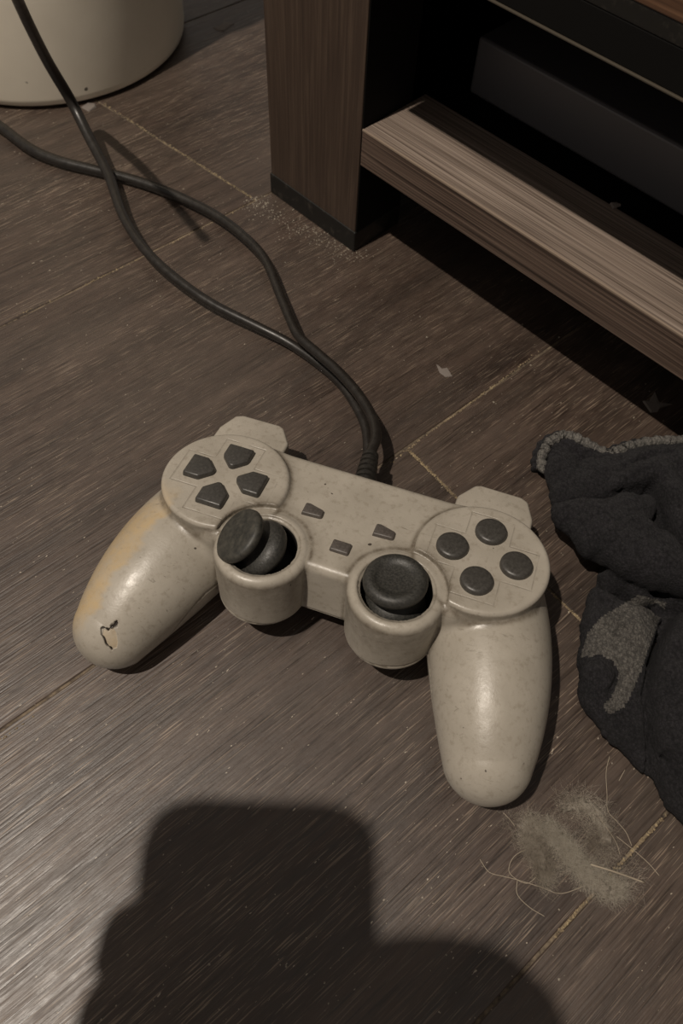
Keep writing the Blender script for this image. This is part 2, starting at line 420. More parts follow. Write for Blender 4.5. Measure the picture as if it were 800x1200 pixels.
sbox('trim_strip', (-.0002, -.0152, .1554), (.652, -.012, .1561), MAT_TRIM, rail, .0002)
sbox('top_board', (-.080, -.014, .40), (.733, .37, .422), MAT_LEG)
# device on the black shelf
dev = empty('media_box', (0, 0, 0)); prop(dev, 'low dark grey media box lying at the back of the open shelf', 'electronics')
dev.matrix_world = stand.matrix_world @ Matrix.Translation((.012, .062, .0605))
link('case', boxmesh((0, 0, .009), (.36, .17, .0355), .0016, 3), MAT_DEVICE, dev, False)
fmesh = None
for i, (fx, fy) in enumerate(((.02, .018), (.34, .018), (.02, .15), (.34, .15))):
    if fmesh is None: fmesh = lathe([(.007, 0), (.0078, .001), (.0078, .0092)], 16)
    fo = link('rubber_foot', fmesh, MAT_FOOT, dev); fo.location = (fx, fy, 0)

# ------------------------------------------------------------------ bucket
bk = empty('bucket', (-.2178, .5279, 0)); prop(bk, 'round cream plastic bucket standing on the floor at the upper left', 'bucket')
R0 = .0903
link('body', lathe([(R0-.012, .0022), (R0-.003, .0016), (R0-.0006, .0035), (R0, .007), (R0+.0015, .06), (R0+.006, .215), (R0+.0040, .215), (R0-.001, .06), (R0-.003, .010), (.001, .008)], 96), MAT_BUCKET, bk)
link('rim', lathe([(R0+.005, .207), (R0+.0095, .208), (R0+.0105, .212), (R0+.0098, .217), (R0+.006, .2185), (R0+.003, .217), (R0+.003, .210)], 96, False), MAT_BUCKET, bk)
link('base_shadow_ring', lathe([(R0-.010, 0), (R0-.006, 0), (R0-.005, .003), (R0-.012, .003)], 64), MAT_BLACK, bk)  # black ring under the bucket paints in its shadow gap at the floor

# ------------------------------------------------------------------ game controller
RL = np.array([[.95830, .28567, .00774], [-.28287, .94457, .16649], [.04026, -.16180, .98600]])   # controller axes in the world
for j in range(3): RL[:, j] /= np.linalg.norm(RL[:, j])
RL[:, 1] -= RL[:, 1].dot(RL[:, 0])*RL[:, 0]; RL[:, 1] /= np.linalg.norm(RL[:, 1]); RL[:, 2] = np.cross(RL[:, 0], RL[:, 1])
TL = None
def _origin():
    t = np.array([3.2752, -1.4218, -283.2921])/1000.0
    return W @ t+np.array([0, 0, H])
TL = _origin()
ZS = .046                                    # the empty sits 46 mm below the face of the pods
root_loc = TL-RL[:, 2]*ZS
con = empty('game_controller', tuple(root_loc), Matrix([list(r) for r in RL]))
prop(con, 'worn grey wired game controller with yellowed cracked left grip, lying on the floor', 'controller')
def lw(p): return RL @ (np.array(p, float)/1000)+TL            # local mm -> world m
def wl(p): return (RL.T @ (np.array(p)-TL))*1000               # world m -> local mm
def loc(px, py, z):
    """local mm of the point seen at a pixel, on the controller's own plane z"""
    v = RL.T @ (W @ np.array([(px-400)/FPX, -(py-600)/FPX, -1.0])); o = RL.T @ (np.array([0, 0, H])-TL)*1000
    s = (z-o[2])/v[2]; return o+s*v

GA = np.array([55.0, 1.7, -26.2]); GE = np.array([71.4, -56.0, -35.2]); GD = GE-GA; GL = GD.dot(GD)
GB = np.array([1.2, -.4, 2.6]); GR = (22.6, 2.7, 15.5)
HX, HY, HR = 25.3, -23.2, 17.5
PX, PR = 50.2, 24.4
def zseam(x, y):
    ax = np.abs(x)
    g = np.clip((ax-44)/10, 0, 1)*np.clip((-y-18)/34, 0, 1)
    return -26.5-(1-np.clip((ax-14)/16, 0, 1))*2.5-g*14.5
def body(x, y, z):
    ax = np.abs(x)
    # the grip: one tapering, gently bent limb
    t = ((ax-GA[0])*GD[0]+(y-GA[1])*GD[1]+(z-GA[2])*GD[2])/GL; tc = np.clip(t, 0, 1); t2 = tc*(1-tc)*4
    hh = np.sqrt((ax-GA[0]-t*GD[0]-t2*GB[0])**2+(y-GA[1]-t*GD[1]-t2*GB[1])**2+(z-GA[2]-t*GD[2]-t2*GB[2])**2)
    dr = GR[2]-GR[0]+4*GR[1]*(1-2*tc)
    t = np.clip(t+hh*dr/np.sqrt(GL*(GL-dr*dr)), 0, 1); t2 = t*(1-t)*4
    grip = np.sqrt((ax-GA[0]-t*GD[0]-t2*GB[0])**2+(y-GA[1]-t*GD[1]-t2*GB[1])**2+(z-GA[2]-t*GD[2]-t2*GB[2])**2)-(GR[0]*(1-t)+GR[2]*t+t2*GR[1])
    tower = rcyl(ax, y, z, PX, 0, PR-.3, -36, -4.2, 3.0)
    back = 24.2+1.2*np.clip((ax-8)/26, 0, 1)**2
    box = rbox(ax, y*24.2/back if False else y, z, (-60, -25.4, -31.5), (48, 24.4, -2.6), 3.2)
    sho = rbox(ax, y, z, (33, 0, -33), (66, 26.5, -8), 3.0)
    d = smin(tower, box, 7.0); d = smin(d, sho, 3.0)
    bot = z+37
    d = smin(d, grip, 3.2)
    pod = rcyl(ax, y, z, PX, 0, PR, -9, 0, 1.7)
    dish = np.sqrt((ax-PX)**2+y**2)
    hz = np.sqrt((ax-HX)**2+(y-HY)**2)
    pod = np.maximum(pod, -(hz-HR-.15))
    d = smin(d, pod, .7)
    taper = HR-.03*np.maximum(-8-z, 0)
    q = hz-taper+3.2; w = np.abs(z+16.2)-14.6+3.2
    hous = np.minimum(np.maximum(q, w), 0)+np.sqrt(np.maximum(q, 0)**2+np.maximum(w, 0)**2)-3.2
    d = smin(np.maximum(d, -(np.maximum(hz-HR-.25, -(z+2.0)))), hous, .5)
    d = np.maximum(d, -np.maximum(hz-13.7, -(z+2.4)))
    d = np.maximum(d, -np.maximum(hz-12.7, -(z+17)))
    # seam: a narrow groove where the two shell halves meet
    s = np.abs(z-zseam(x, y)); d = d+.42*np.clip(1-s/.55, 0, 1)
    return d
V, Q = surface(body, (-92, -76, -56), (92, 32, 3), .62)
# crack: jagged polyline on the left grip, pushed in a little
def pix_on_body(px, py):
    v = RL.T @ (W @ np.array([(px-400)/FPX, -(py-600)/FPX, -1.0])); v /= np.linalg.norm(v); o = RL.T @ (np.array([0, 0, H])-TL)*1000
    s = 150.0
    for _ in range(90):
        p = o+s*v; d = float(body(*[np.array([c]) for c in p])[0])
        if d < .02: break
        s += max(d*.8, .02)
    return o+s*v
crack_px = [(137, 728), (134, 733), (130, 735), (127, 738), (122, 735), (118, 736), (119, 744), (122, 749), (124, 754), (128, 758), (131, 761)]
CR = np.array([pix_on_body(*p) for p in crack_px])
chip_px = [(121, 737), (127, 739), (132, 735), (136, 741), (138, 752), (137, 759), (131, 761), (125, 753), (120, 745)]
CP = np.array([pix_on_body(*p) for p in chip_px])
def polyd(P, L):
    best = np.full(len(P), 1e9)
    for a, b in zip(L[:-1], L[1:]):
        ab = b-a; t = np.clip((P-a) @ ab/(ab @ ab), 0, 1); best = np.minimum(best, np.linalg.norm(P-a-t[:, None]*ab, axis=1))
    return best
near = np.linalg.norm(V-CR.mean(0), axis=1) < 14
# refine the patch round the crack so the jagged line stays sharp
fm = near[Q].all(1)
def subdivide(V, Q, fm, fn):
    """split the flagged quads into 16, unflagged ones stay"""
    me = bpy.data.meshes.new('t'); me.from_pydata(V.tolist(), [], Q.tolist()); bm = bmesh.new(); bm.from_mesh(me); bm.faces.ensure_lookup_table()
    ed_ = {e for i in np.nonzero(fm)[0] for e in bm.faces[i].edges}
    bmesh.ops.subdivide_edges(bm, edges=list(ed_), cuts=3, use_grid_fill=True)
    bmesh.ops.triangulate(bm, faces=[f for f in bm.faces if len(f.verts) > 4])
    bm.verts.ensure_lookup_table(); V2 = np.array([v.co[:] for v in bm.verts]); F2 = [[v.index for v in f.verts] for f in bm.faces]; bm.free(); bpy.data.meshes.remove(me)
    return V2, F2
V, F = subdivide(V, Q, fm, body)
mk = np.linalg.norm(V-CR.mean(0), axis=1) < 15
Pn = V[mk]
for _ in range(2):
    e = .05; g = np.stack([body(*(Pn+np.eye(3)[i]*e).T)-body(*(Pn-np.eye(3)[i]*e).T) for i in range(3)], 1)/(2*e); Pn = Pn-g*(body(*Pn.T))[:, None]
g /= np.linalg.norm(g, axis=1)[:, None]
dc = polyd(Pn, CR)
wdt = .30+.16*np.sin(Pn[:, 0]*3.1+Pn[:, 1]*2.3)
wdt = wdt+.55*(np.linalg.norm(Pn-CR[1], axis=1) < 1.6)
groove = np.clip(1-dc/(wdt*1.3), 0, 1)
Pn = Pn-g*(groove*.9)[:, None]
# chip: shallow step inside the polygon (drawn in image-plane directions of the grip surface)
cc = CP.mean(0); e1 = CP[4]-CP[0]; e1 /= np.linalg.norm(e1); nn_ = g.mean(0); nn_ /= np.linalg.norm(nn_); e2 = np.cross(nn_, e1)
def inpoly(pts, poly):
    r_ = np.zeros(len(pts), bool); n_ = len(poly)
    for i in range(n_):
        x0, y0 = poly[i]; x1, y1 = poly[(i+1) % n_]
        if y0 == y1: continue
        c_ = ((pts[:, 1] > y0) != (pts[:, 1] > y1)) & (pts[:, 0] < (x1-x0)*(pts[:, 1]-y0)/(y1-y0)+x0); r_ ^= c_
    return r_
chip_in = inpoly(np.c_[(Pn-cc) @ e1, (Pn-cc) @ e2], np.c_[(CP-cc) @ e1, (CP-cc) @ e2])
Pn = Pn-g*(chip_in*.22)[:, None]
V[mk] = Pn
# stain attribute: red = yellowed plastic, green = grime in corners, blue = dark open crack
ax = np.abs(V[:, 0]); x_, y_, z_ = V.T
hzd = np.sqrt((ax-HX)**2+(y_-HY)**2); pdz = np.sqrt((ax-PX)**2+y_**2)
stain = np.zeros((len(V), 4), np.float32); stain[:, 3] = 1
wob = 2.2*np.sin(y_*.31+1.0)+1.3*np.sin(y_*.83)+.8*np.sin(y_*1.9+z_)
yel = np.clip(((-x_)-(63.5+(-y_-20)*.26)+wob*.55)/2.6, 0, 1)*np.clip((-y_-8)/14, 0, 1)*np.clip((y_+70)/10, 0, 1)
stain[:, 0] = yel*.72
grime = .95*np.exp(-((pdz-PR-.6)/.9)**2)*(z_ < -1.2)*(z_ > -9)+.8*np.exp(-((hzd-HR-.4)/.8)**2)*(z_ > -30)*(z_ < .3)
grime += .5*np.exp(-((hzd-13.6)/.9)**2)*(z_ > -6)+.34*np.exp(-((hzd-HR-2)/3.0)**2)*(z_ > -5)
grime += .75*(np.abs(z_-zseam(x_, y_)) < .5)
stain[:, 1] = np.clip(grime, 0, 1)
bl = np.zeros(len(V)); tmp = groove*1.5; bl[mk] = np.clip(tmp, 0, 1); stain[:, 2] = bl
cm = np.zeros(len(V)); cm[mk] = chip_in; stain[:, 1] *= (1-cm); stain[:, 0] = np.where(cm > 0, .42, stain[:, 0])
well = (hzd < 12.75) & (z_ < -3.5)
def shell_part(name, sel, mat):
    """faces whose vertices satisfy the choice, as a mesh with the stain colours carried over"""
    ids = sorted({i for f in sel for i in f}); mp_ = {i: k for k, i in enumerate(ids)}
    me = bpy.data.meshes.new(name); me.from_pydata((V[ids]*.001+[0, 0, ZS]).tolist(), [], [[mp_[i] for i in f] for f in sel]); me.update()
    at_ = me.color_attributes.new('stain', 'FLOAT_COLOR', 'POINT'); at_.data.foreach_set('color', stain[ids].ravel())
    return link(name, me, mat, con)
zs_v = z_-zseam(x_, y_)
top_f, bot_f, well_f = [], [], []
for f in F:
    a = f[0]; zz = sum(zs_v[i] for i in f)/len(f)
    if all(well[i] for i in f): well_f.append(f)
    elif zz > 0: top_f.append(f)
    else: bot_f.append(f)
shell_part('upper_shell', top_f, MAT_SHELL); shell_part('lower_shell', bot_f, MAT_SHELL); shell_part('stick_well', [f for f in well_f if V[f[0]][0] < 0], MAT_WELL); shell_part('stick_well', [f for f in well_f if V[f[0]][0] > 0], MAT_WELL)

def cpart(name, me, mat, pos=(0, 0, 0), rotz=0.0, parent=con, rot=None, smooth=True):
    """mesh given in mm, placed at a local mm position of the controller"""
    me.transform(Matrix.Scale(.001, 4)) if not me.get('mm') else None
    me['mm'] = 1
    o = link(name, me, mat, parent, smooth)
    Mx = Matrix.Translation((pos[0]/1000, pos[1]/1000, pos[2]/1000+(ZS if parent is con else 0)))
    Mx = Mx @ (rot if rot is not None else Matrix.Rotation(rotz, 4, 'Z')); o.matrix_local = Mx
    if smooth: me.set_sharp_from_angle(angle=math.radians(50))
    return o
# direction pad: four five-sided keys pointing to the middle
dpoly = [(-5.7, 16.0), (-5.7, 9.0), (-.8, 4.1), (.8, 4.1), (5.7, 9.0), (5.7, 16.0)][::-1]
def dkey():
    me = prism([(x, y) for x, y in dpoly], -3, 2.3, .75, 3, .90, (0, 10.4)); return me
dm = dkey()
for k, (dx, lab) in enumerate(((0, None), (1, None), (2, None), (3, None))):
    cpart('direction_key', dm, MAT_BUTTON, (-PX-.2, .3, -.1), k*math.pi/2)
bmesh_btn = lathe([(5.85, -3), (5.85, 1.1), (5.7, 1.75), (5.25, 2.2), (4.5, 2.42), (2.5, 2.6), (.02, 2.66)], 40)
for dx, dy in ((-11.7, 0), (11.7, 0), (0, 11.7), (0, -11.7)):
    cpart('face_button', bmesh_btn, MAT_BUTTON, (PX+.3+dx, dy, -.2))
sel_poly = [(-3.7, -2.5), (-3.7, 2.5), (-2.2, 2.75), (3.5, 1.2), (3.7, -1.6), (3.0, -2.1)][::-1]
sel_poly = [(x*1.22, y*1.18) for x, y in sel_poly]
sm_me = prism(sel_poly, -2, 1.5, .55, 3, .84)
cpart('select_button', sm_me, MAT_SMALL, (-13.9, -1.5, -2.6)); cpart('start_button', sm_me, MAT_SMALL, (13.9, -1.2, -2.6))
cpart('mode_button', prism([(-4.0, -2.8), (4.0, -2.8), (4.0, 2.8), (-4.0, 2.8)], -2, 1.4, .6, 3, .86), MAT_SMALL, (1.2, -13.6, -2.6))
# shoulder buttons: wide keys behind the pods
def shoulder():
    me = prism([(33.8, 12), (33.8, 31.5), (39.2, 39.6), (41.5, 40.6), (58.5, 40.4), (61.5, 38.8), (65.0, 30.0), (65.4, 12)], -22.5, -6.6, 2.4, 4, .97); return me
sr = shoulder(); cpart('shoulder_button', sr, MAT_SHELL)
sl_ = shoulder(); sl_.transform(Matrix.Translation((3.4, .8, 0))); sl_.transform(Matrix.Scale(-1, 4, (1, 0, 0))); sl_.flip_normals(); cpart('shoulder_button', sl_, MAT_SHELL)
def trigger():
    return prism([(36, 12), (36, 34), (41, 39), (59, 39), (63.5, 33), (64, 12)], -37, -24.5, 2.2, 4, 1.0)
tr = trigger(); cpart('rear_trigger', tr, MAT_SHELL)
tl_ = trigger(); tl_.transform(Matrix.Scale(-1, 4, (1, 0, 0))); tl_.flip_normals(); cpart('rear_trigger', tl_, MAT_SHELL)
# thumbsticks
dome_prof = [(7.0, -6.0), (9.5, -4.6), (11.3, -1.5), (11.9, 1.6), (11.6, 4.2), (10.6, 6.6), (8.9, 8.6), (6.6, 10.0), (5.2, 11.0), (4.6, 12.5), (4.6, 16.0)]
cap_prof = [(4.6, -1.2), (8.8, -.9), (10.4, -.1), (11.2, 1.3), (11.3, 2.6), (10.9, 3.8), (10.0, 4.6), (8.9, 4.9), (7.9, 4.8), (7.1, 4.4), (6.6, 4.0), (5.5, 3.8), (3.0, 3.65), (.02, 3.6)]
def stick(side, lean, phi, worn):
    piv = (side*HX, HY, -5.5 if worn else -14.0); zs_ = .58 if worn else .92
    rot = Matrix.Rotation(phi, 4, 'Z') @ Matrix.Rotation(lean, 4, 'Y') @ Matrix.Rotation(-phi, 4, 'Z')
    st = cpart('thumbstick', lathe([(r_*.98, z_*zs_) for r_, z_ in dome_prof], 48), MAT_RUBBER, piv, rot=rot)
    me = lathe(cap_prof if not worn else [(4.6, -2.4), (8.6, -1.1), (10.2, -.2), (10.6, 1.0), (10.3, 2.2), (9.3, 2.9), (7.0, 3.3), (3.5, 3.45), (.02, 3.5)], 56)
    if not worn:
        pass
    cp = cpart('stick_cap', me, MAT_RUBBER_WORN if worn else MAT_RUBBER, (0, 0, 10.6 if worn else 13.2), parent=st)
    return st, cp
st, cp = stick(1, math.radians(4), math.radians(165), False)
st.data.name = 'stick'; 
st2, cp2 = stick(-1, math.radians(41), math.radians(202), True); cp2['label'] = 'worn brownish stick cap leaning to the left'
# strain relief and cord
P0 = np.array([-1.6, 20, -13.0]); P1 = np.array(loc(434, 533, -13.2))
ax_ = (P1-P0); Lb = np.linalg.norm(ax_); ax_ = ax_/Lb
zq = Vector(ax_).to_track_quat('Z', 'Y').to_matrix().to_4x4()
prof = [(6.0, 0)]; nr = 7
for i in range(nr):
    z0 = 3+i*(Lb-3)/nr; dz = (Lb-3)/nr; rr = 5.0-1.5*i/(nr-1)
    prof += [(rr-.9, z0), (rr-.9, z0+.30*dz), (rr, z0+.38*dz), (rr+.06, z0+.6*dz), (rr, z0+.92*dz), (rr-.9, z0+dz)]
prof += [(2.4, Lb+.4)]
boot = cpart('strain_relief', lathe(prof, 32), MAT_BOOT, tuple(P0), rot=zq)
mm = .001
e_w = lw(P1-ax_*3); e_w2 = lw(P1+ax_*2)
A_px = [(440.5, 512, 20.5), (436, 489, 18.5), (419, 461, 16), (396, 435, 13.5), (371, 413, 12), (350, 394, 10.8), (339, 372, 9.5), (327, 343, 8), (312, 307, 6.2), (290, 281, 5.2), (255, 254, 4.4), (210, 231, 3.8), (166, 214, 3.7), (118, 201, 3.7), (70, 189, 4), (35, 174, 4.4), (0, 148, 5), (-40, 124, 5), (-95, 108, 4), (-180, 110, 3.6), (-300, 140, 3.6), (-430, 150, 3.6)]
A = [e_w, e_w2]+[at(x, y, z*mm) for x, y, z in A_px]; CA = spline(A, 9)
dep = np.linalg.norm(CA-np.array([0, 0, H]), axis=1)
RA = .00235+np.clip((dep-.38)/.25, 0, 1)*.0011
inv = con.matrix_world.inverted()
def world_to_con(me):
    me.transform(inv); return me
cab = link('cable', world_to_con(tube(CA, RA, 14)), MAT_CABLE, con); cab['label'] = 'black cable running from the controller to the left edge'
B_px = [(15, -12, 113), (35, 31, 83), (57, 74, 52), (83, 118, 27), (105, 162, 15), (127, 205, 9.6), (144, 252, 8), (167, 289, 8.5), (198, 320, 7.5), (245, 354, 6.2), (300, 382, 5.0), (328, 396, 4.0), (348, 408, 3.2), (373, 426, 3.0), (397, 447, 3.0), (416, 474, 3.0), (428, 500, 3.0), (431, 528, 3.0), (428, 556, 3.0), (424, 590, 3.0), (420, 615, 3.0)]
Bp = [at(-25, -90, .165)]+[at(x, y, z*mm) for x, y, z in B_px]; CB = spline(Bp, 9)
dep = np.linalg.norm(CB-np.array([0, 0, H]), axis=1); RB = .0023+np.clip((dep-.38)/.2, 0, 1)*.00115
cord = link('loose_cable', tube(CB, RB, 14), MAT_CABLE)
prop(cord, 'second black cable rising past the cream bucket and meeting the controller cable', 'cable')

# ------------------------------------------------------------------ sock
def chain_mm(L):
    return [(*(at(x, y, z*mm)[:2]*1000), z, r) for x, y, z, r in L]
SK = dict(
    panel=(chain_mm([(659, 552, 7.5, 8.5), (668, 582, 9, 8), (700, 566, 8, 10), (745, 558, 9, 11), (800, 560, 10, 14), (860, 560, 10, 14)]), 1.35, 5),
    panel2=(chain_mm([(648, 528, 6.5, 4.0), (664, 522, 7.5, 4.0), (690, 536, 7.5, 4), (715, 546, 7.5, 4), (740, 538, 8, 4), (775, 532, 9, 4), (830, 530, 10, 5)]), 1.0, 5),
    roll=(chain_mm([(662, 600, 18, 5.2), (700, 603, 21, 6.2), (735, 598, 22, 6.4), (757, 594, 22, 5)]), 1.0, 7),
    roll2=(chain_mm([(672, 612, 17, 5.6), (698, 636, 20, 7.0), (738, 654, 22, 8.0), (775, 667, 22, 8.6), (830, 685, 22, 9.5)]), 1.0, 7),
    roll3=(chain_mm([(705, 619, 20.5, 6), (745, 627, 23, 7.5), (775, 647, 23, 7), (800, 662, 22, 7)]), 1.0, 7),
    band=(chain_mm([(722, 567, 15, 3.6), (742, 556, 19, 5.6), (768, 556, 21, 6.6), (788, 585, 23, 7), (800, 625, 24, 7.5), (820, 662, 24, 8), (850, 690, 24, 8)]), 1.0, 1.2),
    band2=(chain_mm([(770, 545, 15, 9), (810, 560, 18, 11), (850, 600, 18, 12)]), 1.0, 3),
    fill=(chain_mm([(752, 600, 9, 11), (790, 640, 9, 12), (800, 700, 7, 9), (790, 740, 6, 8)]), 1.0, 3),
    lobe=(chain_mm([(712, 690, 8.5, 7), (704, 735, 8.5, 7.5), (702, 775, 8.5, 7.8), (703, 815, 8, 7.5), (728, 850, 7.5, 7.2), (765, 893, 6.5, 5.5)]), 1.0, 4),
    lobe2=(chain_mm([(742, 712, 7, 8.5), (737, 745, 10.5, 10.5), (738, 790, 9.5, 10), (752, 850, 8.5, 9)]), 1.15, 5),
    spot=(chain_mm([(700, 790, 13.2, 6.0), (703, 797, 12.5, 6.0)]), 1.0, 1.6),
    right=(chain_mm([(812, 735, 12, 9), (792, 768, 13.5, 11.2), (788, 810, 13.5, 12.0), (793, 860, 12.5, 11.5), (806, 905, 10.5, 10.5), (830, 935, 9.0, 9.0)]), 1.1, 1.0),
    right2=(chain_mm([(786, 900, 8, 6), (800, 935, 7, 6.5), (830, 965, 7, 7)]), 1.0, 2),
    rightb=(chain_mm([(850, 720, 14, 14), (850, 860, 12, 14)]), 1.0, 4),
)
CREASE = [([at(x, y, z*mm)[:2]*1000 for x, y, z in L2], amp, wd) for L2, amp, wd in (
    ([(652, 590, 16), (690, 583, 18), (725, 577, 20), (762, 571, 20)], 4.5, 1.5),
    ([(762, 571, 20), (771, 590, 22), (780, 622, 22), (800, 665, 22), (830, 700, 22)], 6.0, 1.3),
    ([(688, 672, 10), (712, 690, 12), (742, 703, 13), (790, 712, 14), (830, 720, 14)], 6.5, 2.2),
    ([(786, 722, 13), (768, 752, 13), (756, 785, 12), (750, 820, 11), (753, 860, 9), (759, 905, 6)], 5.5, 1.3),
    ([(726, 560, 14), (745, 545, 15), (780, 540, 17)], 2.0, 1.5),
    ([(728, 700, 12), (716, 730, 12)], 0.01, 1.0),
    ([(712, 812, 13), (722, 795, 13), (716, 778, 13)], 2.0, 1.0),
    ([(770, 890, 8), (785, 915, 9), (796, 935, 8)], 3.0, 1.2))]
def sock(x, y, z):
    d = None
    for nm, (L, fz, k) in SK.items():
        g = None
        for a, b in zip(L[:-1], L[1:]):
            e = seg(x, y, z, a[:3], b[:3], a[3], b[3], fz); g = e if g is None else smin(g, e, 2.5)
        d = g if d is None else smin(d, g, k)
    w = .5*np.sin(x*.33+y*.21)*np.sin(y*.27-z*.3+1)+.28*np.sin(x*.9-y*.5+2)*np.sin(y*.8+x*.3)+.08*np.sin(x*1.7+y*.9)*np.sin(y*1.9-x*.6+z)
    rib = .17*np.sin((x*.75+y*.66)*2.6)*np.clip((150-y)/8*0+1, 0, 1)
    d = d+w+rib
    for (L2, amp, wd) in CREASE:
        q = None
        for a, b in zip(L2[:-1], L2[1:]):
            bx, by = b[0]-a[0], b[1]-a[1]; t = np.clip(((x-a[0])*bx+(y-a[1])*by)/(bx*bx+by*by), 0, 1); e = (x-a[0]-t*bx)**2+(y-a[1]-t*by)**2
            q = e if q is None else np.minimum(q, e)
        d = d+amp*np.exp(-q/(wd*wd))*np.clip((z-3)/4, 0, 1)
    return np.maximum(d, .15-z)          # flat where it lies on the floor
lo_ = (80, 36, -.4); hi_ = (196, 232, 34)
VS, QS = surface(sock, lo_, hi_, .85, 1)
def pixof(P):
    C = (np.asarray(P)*.001-np.array([0, 0, H])) @ W; return np.c_[400-FPX*C[:, 0]/C[:, 2], 600+FPX*C[:, 1]/C[:, 2]]
fc = VS[QS].mean(1); pf = pixof(fc)
heel_poly = np.array([(749, 697), (781, 706), (768, 738), (759, 762), (751, 786), (741, 810), (731, 829), (714, 838), (706, 828), (719, 812), (725, 790), (718, 774), (703, 767), (680, 771), (688, 742), (706, 722), (729, 708)], float)
# the patch is knit into the cloth: choose its faces by where they lie on the sock
hm = inpoly(pf, heel_poly) & (fc[:, 2] > 7)
heel_xy = fc[hm][:, :2]
so = empty('sock', tuple(np.array([.125, .13, 0]))); prop(so, 'crumpled charcoal knit sock with grey heel patch, lying right of the controller', 'sock')
def smesh(name, mask, mat):
    v_, q_, _ = submesh(VS, QS, mask); me = npmesh(name, v_*.001-np.array([.125, .13, 0]), q_); return link(name, me, mat, so)
smesh('sock_body', ~hm, MAT_SOCK)
hp = smesh('heel_patch', hm, MAT_HEEL); hp['label'] = 'light grey knit heel patch'
# pale cuff edge
cu = chain_mm([(634, 552, 5.5, 0), (635, 535, 8, 0), (643, 519, 10.5, 0), (659, 510, 11.5, 0), (676, 514, 11.5, 0), (695, 524, 11, 0), (713, 532, 11, 0), (728, 526, 11.5, 0), (748, 520, 12.5, 0), (768, 517, 13.5, 0), (800, 516, 14, 0), (840, 518, 13, 0)])
CC = spline([np.array(c[:3])*mm for c in cu], 14)
s_ = np.arange(len(CC)); RC = .0021*(1+.16*np.sin(s_*2.2)+.12*np.sin(s_*.9+1)); RC[CC[:, 0] > .155] *= .7
CCw = CC+np.c_[np.sin(s_*1.3)*.0002, np.cos(s_*1.7)*.00025, np.sin(s_*2.1)*.0002]
meC = tube(CCw, RC, 12); meC.transform(Matrix.Translation((-.125, -.13, 0))); cf = link('cuff_edge', meC, MAT_CUFF, so); cf['label'] = 'pale grey ribbed edge of the cuff'
# outer dark turn of the cuff, behind the pale edge
co = spline([np.array([c[0], c[1], max(c[2]-4.5, 2.6)])*mm+np.array([-.0008, .0022, 0]) for c in cu[:-1]], 10)
so_ = np.arange(len(co)); meC = tube(co, .0027*(1+.14*np.sin(so_*1.1)), 12); meC.transform(Matrix.Translation((-.125, -.13, 0))); link('cuff_turn', meC, MAT_SOCK, so)
# loose wool fibres standing off the knit
def fibre_mesh(roots, dirs, lens, rad, curl, nseg=3):
    V_, F_ = [], []
    for p, d, L in zip(roots, dirs, lens):
        side = np.cross(d, [0, 0, 1.0]); side = side/(np.linalg.norm(side)+1e-6); cd = rng.normal(size=3)*curl
        pts = [p]
        for k in range(nseg):
            d = d+cd; d = d/np.linalg.norm(d); pts.append(pts[-1]+d*L/nseg)
        b = len(V_)
        for k, q in enumerate(pts):
            r_ = rad*(1-.6*k/nseg)
            for a_ in range(3):
                an = a_*2.094; V_.append(q+r_*(math.cos(an)*side+math.sin(an)*np.cross(side, d)))
        for k in range(nseg):
            for a_ in range(3): F_.append((b+k*3+a_, b+k*3+(a_+1) % 3, b+(k+1)*3+(a_+1) % 3, b+(k+1)*3+a_))
    return V_, F_
nS = 9000; pick = rng.integers(0, len(fc), nS); ok = (fc[pick][:, 2] > 1.5) & (pf[pick][:, 0] < 815); pick = pick[ok]
q4 = VS[QS[pick]]; nor = np.cross(q4[:, 2]-q4[:, 0], q4[:, 3]-q4[:, 1]); nor /= np.linalg.norm(nor, axis=1)[:, None]+1e-9
dd_ = nor*.7+rng.normal(size=nor.shape)*.6; dd_ /= np.linalg.norm(dd_, axis=1)[:, None]
Vf, Ff = fibre_mesh(fc[pick]*mm-np.array([.125, .13, 0]), dd_, rng.uniform(.0006, .0017, len(pick)), .00004, .5)
fz_ = link('wool_fuzz', pymesh('wool_fuzz', Vf, Ff), MAT_FUZZ, so); fz_['kind'] = 'stuff'

# ------------------------------------------------------------------ dust clump with loose hairs
dc0 = at(672, 1000)
cl = empty('dust_clump', tuple(dc0)); prop(cl, 'grey fluffy clump of dust and hair on the floor below the sock', 'dust')
MAT_LINT_PALE = M('pale_lint_fibre', lin(186, 178, 164), .9, .1).m
def lint(nm, L, n, spread, ln0, ln1, rad):
    P_, D_ = [], []
    Lm = [at(x, y, z*mm) for x, y, z, _ in L]; seglen = [np.linalg.norm(b-a) for a, b in zip(Lm[:-1], Lm[1:])]; cum = np.r_[0, np.cumsum(seglen)]
    for _ in range(n):
        s = rng.uniform(0, cum[-1]); i = min(np.searchsorted(cum, s, 'right')-1, len(Lm)-2); t = (s-cum[i])/(seglen[i]+1e-9)
        p = Lm[i]*(1-t)+Lm[i+1]*t; r_ = (L[i][3]*(1-t)+L[i+1][3]*t)*mm
        q = rng.normal(size=3); q /= np.linalg.norm(q); q *= r_*rng.uniform(0.1, 1)**.6*spread; p = p+q*[1, 1, .6]; p[2] = max(p[2], .0003)
        P_.append(p-dc0); tdir = (Lm[i+1]-Lm[i]); tdir /= np.linalg.norm(tdir); D_.append(tdir*.6+rng.normal(size=3)*.8*[1, 1, .5])
    D_ = np.array(D_); D_ /= np.linalg.norm(D_, axis=1)[:, None]
    V_, F_ = fibre_mesh(P_, D_, rng.uniform(ln0, ln1, n), rad, .75, 6)
    V_ = np.array(V_); V_[:, 2] = np.abs(V_[:, 2]-.0001)+.0001
    o = link(nm, pymesh(nm, V_, F_), MAT_LINT, cl); o['kind'] = 'stuff'; return o
